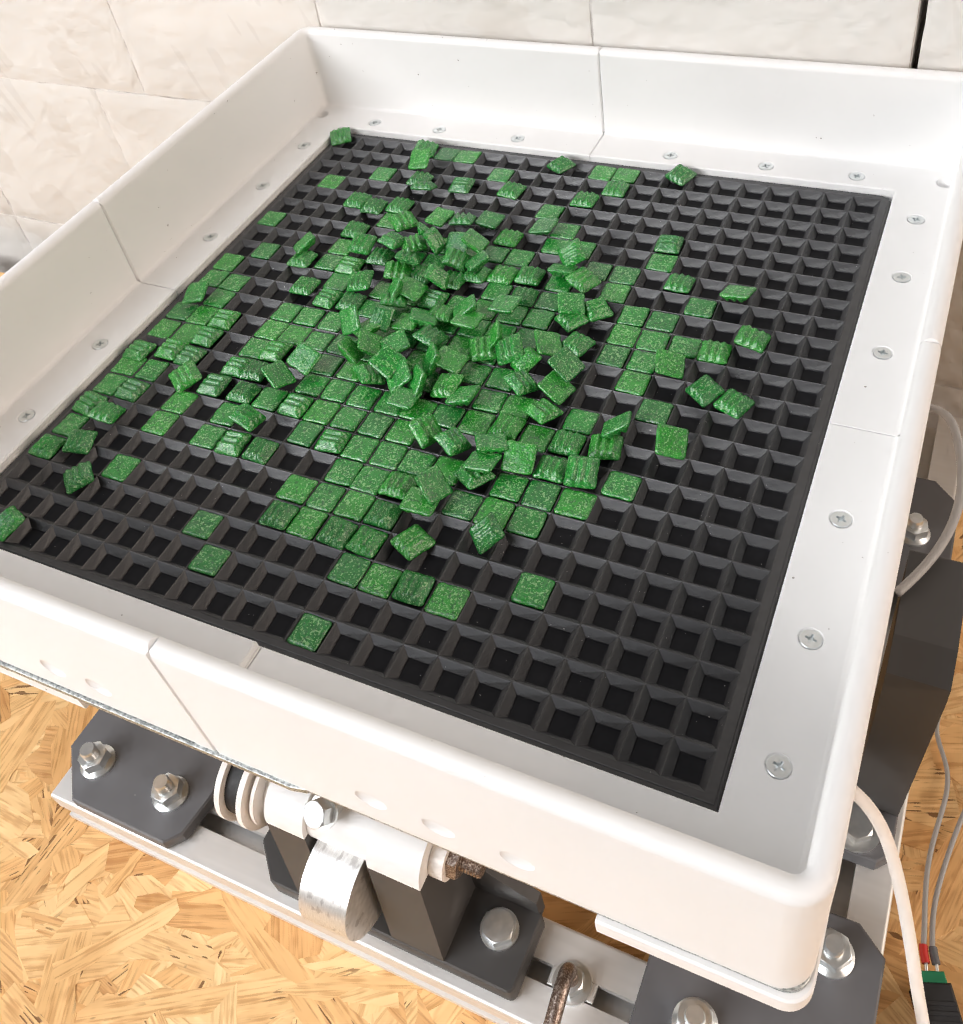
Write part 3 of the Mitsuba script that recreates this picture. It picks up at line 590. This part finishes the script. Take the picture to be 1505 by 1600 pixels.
GRID = '''S,1,19,-1.5,-0.6,;S,3,20,-1.3,-1.3,;S,0,16,-1.5,-1.7,;S,1,14,-1.8,-0.4,;S,4,15,-1.7,-1.3,;S,4,14,0.1,-0.7,;S,5,17,-3.2,-2.7,;S,5,22,-0.7,-1.2,;S,6,22,-0.8,-1.8,;S,8,21,-1.3,-0.4,;S,10,16,1.6,-0.7,;S,11,16,-0.6,-1.3,;S,12,22,-1.3,-0.8,;S,13,22,0.0,-0.2,;S,11,19,-0.3,0.7,;S,12,18,1.3,0.3,;S,12,17,-0.8,-1.7,;S,13,17,3.1,0.9,;S,14,16,1.6,0.0,;S,15,16,-1.1,0.8,;S,15,15,-0.6,1.4,;S,13,15,0.0,-2.5,;S,0,13,-0.4,-1.7,;S,0,12,-0.3,-0.9,;S,1,12,-0.2,-1.3,;S,1,11,-0.9,-0.9,;S,0,10,-0.1,-0.6,;S,1,10,-1.0,-0.4,;S,0,9,4.3,-0.6,;S,1,9,-1.2,-0.7,;S,4,11,-1.3,-0.7,;S,5,11,-1.0,-0.9,;S,4,10,-0.4,-0.9,;S,5,10,-0.6,-0.7,;S,4,9,-1.8,-0.5,;S,5,13,0.6,-0.5,;S,7,12,-1.5,-0.6,;S,6,11,-2.2,-1.8,;S,6,10,1.3,0.3,;S,7,10,-1.7,-1.9,;S,8,15,-1.9,-0.6,;S,11,14,-0.7,-1.5,;S,11,13,-2.7,1.9,;S,12,13,-0.2,-2.3,;S,12,12,1.8,2.4,;S,13,13,-3.7,0.5,;S,13,12,-0.9,1.7,;S,10,10,-2.0,-0.5,;S,12,10,1.3,0.0,;S,13,10,-2.1,1.0,;S,11,11,-0.1,6.0,;S,13,14,-2.5,-0.2,;S,16,14,-0.6,0.6,;S,16,13,-0.9,-0.3,;S,16,12,-0.6,0.3,;S,17,13,-3.4,0.0,;S,17,12,-1.6,-0.2,;S,17,11,0.0,0.8,;S,16,17,-0.6,0.2,;S,18,15,-0.5,0.4,;S,17,14,-1.4,1.2,;S,18,13,0.2,0.5,;S,0,7,-1.5,-1.0,;S,1,7,-2.1,-2.1,;S,0,6,-1.2,-0.6,;S,0,4,-1.1,-0.6,;S,3,3,-0.3,-0.4,;S,3,6,0.1,-1.4,;S,3,5,-0.1,-0.6,;S,6,7,0.1,-0.9,;S,5,6,-0.6,-1.0,;S,5,5,-0.7,-0.7,;S,7,9,0.6,-1.1,;S,8,9,-2.1,-1.1,;S,7,8,0.6,-1.0,;S,8,8,0.6,-0.3,;S,9,8,0.4,-0.3,;S,10,8,-0.6,-1.8,;S,8,7,0.9,-0.6,;S,9,7,1.0,0.0,;S,10,7,0.5,-0.4,;S,11,7,-0.3,-0.8,;S,8,6,0.4,-0.6,;S,10,6,0.2,-0.1,;S,11,6,0.1,0.6,;S,13,9,0.0,0.1,;S,14,9,-1.9,-0.9,;S,11,8,2.4,1.9,;S,12,8,1.4,0.0,;S,13,8,0.3,-0.2,;S,12,6,0.4,0.3,;S,13,6,-0.7,3.1,;S,15,6,-1.4,0.9,;S,16,9,-0.5,0.1,;S,15,8,0.0,0.2,;S,16,6,-0.8,2.8,;S,17,6,-0.4,3.6,;S,18,7,-0.9,1.0,;S,9,4,0.6,-0.2,;S,10,4,0.1,-0.2,;S,11,4,0.0,0.4,;S,10,3,0.2,-0.3,;S,12,2,0.1,0.0,;S,13,2,0.3,0.1,;S,10,5,-0.5,-0.4,;S,11,5,-2.4,0.6,;S,14,5,0.4,0.1,;S,15,5,-0.5,0.9,;S,16,5,-0.3,0.7,;S,18,10,-0.7,0.5,;S,7,2,0.2,-0.2,;S,8,1,0.4,-0.3,;S,17,3,0.5,-0.4,;S,15,2,-0.3,0.9,;S,12,0,0.6,0.2,;R,3,18,0.0,-2.7,y;R,4,18,-1.4,-6.5,y;R,3,14,-1.6,-3.3,y;R,4,16,-0.6,0.2,y;R,5,20,-2.4,-3.3,y;R,7,20,-3.7,-3.3,x;R,9,20,-0.8,-1.7,y;R,5,18,-0.9,-1.7,y;R,10,17,2.7,-1.4,y;R,12,20,0.8,-1.6,y;R,13,21,-1.0,-1.9,y;R,12,15,-3.2,0.5,y;R,2,10,-0.3,-0.6,x;R,2,9,-0.7,-0.3,x;R,1,8,1.9,0.8,x;R,2,8,-0.1,-1.1,x;R,5,9,-1.7,0.0,x;R,4,8,0.0,-0.6,x;R,4,12,-1.1,6.8,y;R,5,14,-0.6,-1.3,x;R,6,15,-2.5,-5.5,y;R,5,12,3.3,-0.3,x;R,6,12,2.4,0.7,y;R,8,14,-0.9,1.3,y;R,9,13,0.1,-1.2,x;R,9,14,3.6,1.8,y;R,10,15,-1.8,-7.0,y;R,11,15,-2.7,-2.8,y;R,12,14,1.1,-1.9,y;R,11,9,-6.5,2.8,y;R,16,18,-0.5,0.3,x;R,17,16,-0.3,-1.3,y;R,19,13,0.0,-0.9,y;R,0,8,-0.6,-6.0,x;R,1,6,0.8,-1.0,x;R,0,5,0.0,-0.6,x;R,0,3,-0.2,-0.9,y;R,4,7,-3.9,-0.6,x;R,5,8,-3.3,-1.1,y;R,5,7,0.2,-1.2,y;R,6,5,0.7,-1.5,x;R,7,5,1.3,-1.3,y;R,7,7,1.0,-1.2,x;R,9,6,1.6,-1.0,x;R,14,8,0.4,1.2,y;R,16,8,-0.2,-0.1,y;R,16,7,-1.0,-0.8,y;R,12,4,0.1,-0.9,y;R,9,3,1.5,-0.9,y;R,11,3,0.9,-0.6,y;R,12,3,0.4,-0.6,y;R,12,5,-1.2,0.2,y;R,14,2,-0.2,0.7,y;S,7,16,0,0,;S,8,16,0,0,;S,7,15,0,0,;S,9,16,0,0,;S,8,13,0,0,;S,10,13,0,0,;S,7,13,0,0,;S,10,12,0,0,;S,9,12,0,0,;S,8,12,0,0,;S,9,11,0,0,;S,8,11,0,0,;S,10,11,0,0,;S,12,11,0,0,;S,11,12,0,0,;S,8,10,0,0,'''
LOOSE = '''r,1.96,316.65,1.69,-0.012,0.297,-2.556;f,45.21,207.74,7.32,0.303,-0.427,-0.631;r,77.61,215.63,5.16,0.311,0.033,-0.034;f,70.43,295.04,8.62,0.264,0.764,-2.976;r,63.4,314.16,1.87,-0.36,0.066,-2.96;r,83.96,273.24,3.67,-0.47,0.004,0.215;r,87.62,241.92,2.98,-0.236,0.17,-2.233;f,106.96,248.23,6.15,0.137,-0.09,-0.245;f,134.41,253.58,5.09,0.02,0.069,-0.092;f,130.05,224.06,9.36,0.541,-0.082,0.043;r,121.37,247.07,5.02,-0.313,-0.047,0.236;f,138.88,228.43,9.78,-0.608,0.3,-1.493;r,117.9,221.27,10.06,-1.056,0.535,-1.461;r,103.59,223.78,3.32,-0.016,0.059,-2.439;f,111.64,228.97,10.45,-0.546,0.707,0.347;f,145.9,213.24,9.8,0.22,-0.462,-0.752;r,133.56,214.46,5.79,-0.027,0.45,0.154;r,93.22,220.89,5.39,-0.324,-0.088,-1.779;r,150.4,315.21,0.91,0.011,-0.047,-0.553;f,164.91,254.26,5.63,-0.013,-0.214,-0.017;r,190.7,230.28,8.52,0.679,0.158,-0.941;f,188.95,221.65,6.94,-0.422,0.021,0.152;r,201.27,216.21,4.85,0.019,0.263,-0.425;f,11.54,155.81,7.11,0.301,0.392,-2.902;r,44.76,103.44,3.29,0.14,0.445,-2.179;r,92.17,87.56,5.51,-0.59,0.156,-1.546;f,98.83,125.78,9.29,0.457,0.229,-0.264;f,92.68,114.25,8.32,0.831,0.452,2.653;r,93.59,186.4,5.68,0.237,0.383,-2.887;f,107.11,153.5,10.78,0.685,1.142,-2.567;f,115.49,154.27,8.58,-0.033,-0.322,-0.598;r,121.51,161.21,8.82,0.599,-0.259,-0.202;r,119.0,175.27,6.54,-0.4,0.183,0.427;f,132.7,163.9,7.89,-0.077,-0.089,-0.008;f,140.43,167.61,9.86,-0.373,0.364,0.377;f,124.29,184.83,9.57,-0.031,0.308,-0.062;f,116.03,179.98,10.84,0.559,-0.709,-0.472;r,107.93,199.12,4.88,-0.013,0.272,0.348;r,110.43,205.93,8.21,-0.538,0.323,0.366;r,131.82,196.71,8.08,-0.728,0.368,-1.244;f,155.75,178.62,9.75,0.335,-0.449,-0.928;f,173.89,186.32,9.84,-0.066,-0.078,-0.025;r,144.55,175.33,4.15,-0.209,0.046,0.121;f,161.6,171.53,10.03,-0.137,0.051,-0.004;r,147.67,158.02,5.67,-0.201,0.229,-0.207;f,177.06,163.11,8.74,0.847,-0.563,-1.042;r,174.78,159.04,4.07,-0.089,0.32,-2.675;r,188.3,158.87,7.31,0.328,0.607,-2.599;r,197.44,155.91,4.63,0.334,-0.312,-0.629;f,165.46,144.95,8.59,-0.032,0.319,-0.031;f,155.82,141.56,9.03,0.787,-0.608,-0.724;r,169.47,132.31,4.01,0.18,-0.304,-0.073;f,156.63,127.11,9.3,0.785,-0.624,-0.547;f,203.77,195.49,8.87,0.331,0.075,1.95;r,213.93,200.06,1.99,-0.044,0.106,-0.805;r,205.11,190.95,1.59,0.088,-0.023,-0.608;f,204.37,166.75,8.73,0.523,0.4,2.075;r,213.62,175.04,1.87,-0.027,0.031,-0.293;f,218.18,153.82,11.14,0.108,0.607,-0.301;f,273.58,225.91,6.29,-0.26,-0.121,-0.111;r,286.66,199.83,1.23,-0.032,0.158,-0.097;f,258.81,170.39,7.21,0.401,0.179,1.803;r,275.99,163.04,1.46,0.207,-0.036,-0.622;r,288.93,159.88,0.21,0.028,-0.009,-0.393;r,23.47,71.57,3.71,-0.252,0.275,0.17;r,22.12,54.4,2.01,0.147,0.101,0.239;r,36.83,37.31,1.64,0.154,0.191,-2.285;f,118.45,137.56,9.43,-1.074,0.221,-1.366;f,125.51,143.37,10.09,-0.003,0.831,0.454;r,132.19,127.01,5.13,-0.699,-0.206,-2.112;f,140.39,132.79,11.8,0.274,0.373,-0.293;f,134.88,147.57,8.62,0.274,-0.014,-0.842;f,146.59,128.84,8.55,0.562,0.504,-2.412;f,154.98,118.84,7.12,-0.084,0.014,-0.043;f,179.52,127.46,7.68,-0.166,-0.334,0.054;r,173.86,103.49,6.61,-0.722,0.522,-1.908;r,187.21,101.53,5.31,-0.597,0.039,-1.908;f,204.28,104.78,9.05,-0.318,0.108,0.531;f,204.53,94.5,8.65,-0.246,-0.107,0.007;f,217.65,101.45,7.2,-0.067,0.563,-2.986;f,193.17,75.9,10.34,-0.2,0.803,-0.361;r,201.85,90.62,1.88,-0.129,-0.09,-2.085;f,217.04,144.04,6.28,-0.041,0.483,-0.281;r,200.31,142.73,4.47,-0.485,0.056,-2.061;r,215.43,130.99,2.46,-0.209,-0.153,-2.045;f,247.95,130.32,7.08,-0.257,-0.543,0.339;r,246.57,121.77,0.11,-0.002,0.018,0.224;r,243.33,104.03,3.7,-0.065,0.636,-2.939;f,189.63,69.43,7.05,-0.106,0.089,0.074;r,192.95,53.77,0.46,-0.05,0.03,-0.454;r,220.16,64.74,4.03,0.452,-0.148,-0.776;f,272.98,126.63,7.9,0.605,0.046,1.785;r,218.78,318.59,1.69,0.147,0.063,-0.461;r,24.46,7.18,1.69,0.194,-0.098,-0.331'''
for line in GRID.split(';'):
    t = line.split(','); kind, col, row, dx, dy = t[0], int(t[1]), int(t[2]), float(t[3]), float(t[4])
    if kind == 'S':
        R = rv(rng.normal(0, [.012, .012, .02])) @ rv([0, 0, rng.integers(4) * math.pi / 2])
        add_tile(R, (col * P + 7 + rng.normal(0, .2), row * P + 7 + rng.normal(0, .2), 0.75 + rng.normal(0, .12)), 'seat')
    else:
        R = rv(rng.normal(0, [.03, .03, .045])) @ rv([0, 0, (math.pi / 2 if t[5] == 'x' else 0) + math.pi * rng.integers(2)]) @ RX180
        off = max(abs(dx), abs(dy))
        add_tile(R, (col * P + 7 + dx * .8, row * P + 7 + dy * .8, 0.0 if off < 1.2 else 0.45), 'rib')
for line in LOOSE.split(';'):
    t = line.split(','); w = list(map(float, t[1:]))
    R = rv(w[3:])
    if t[0] == 'r': R = R @ RX180
    add_tile(R, w[:3], 'rib' if t[0] == 'r' else 'flat')
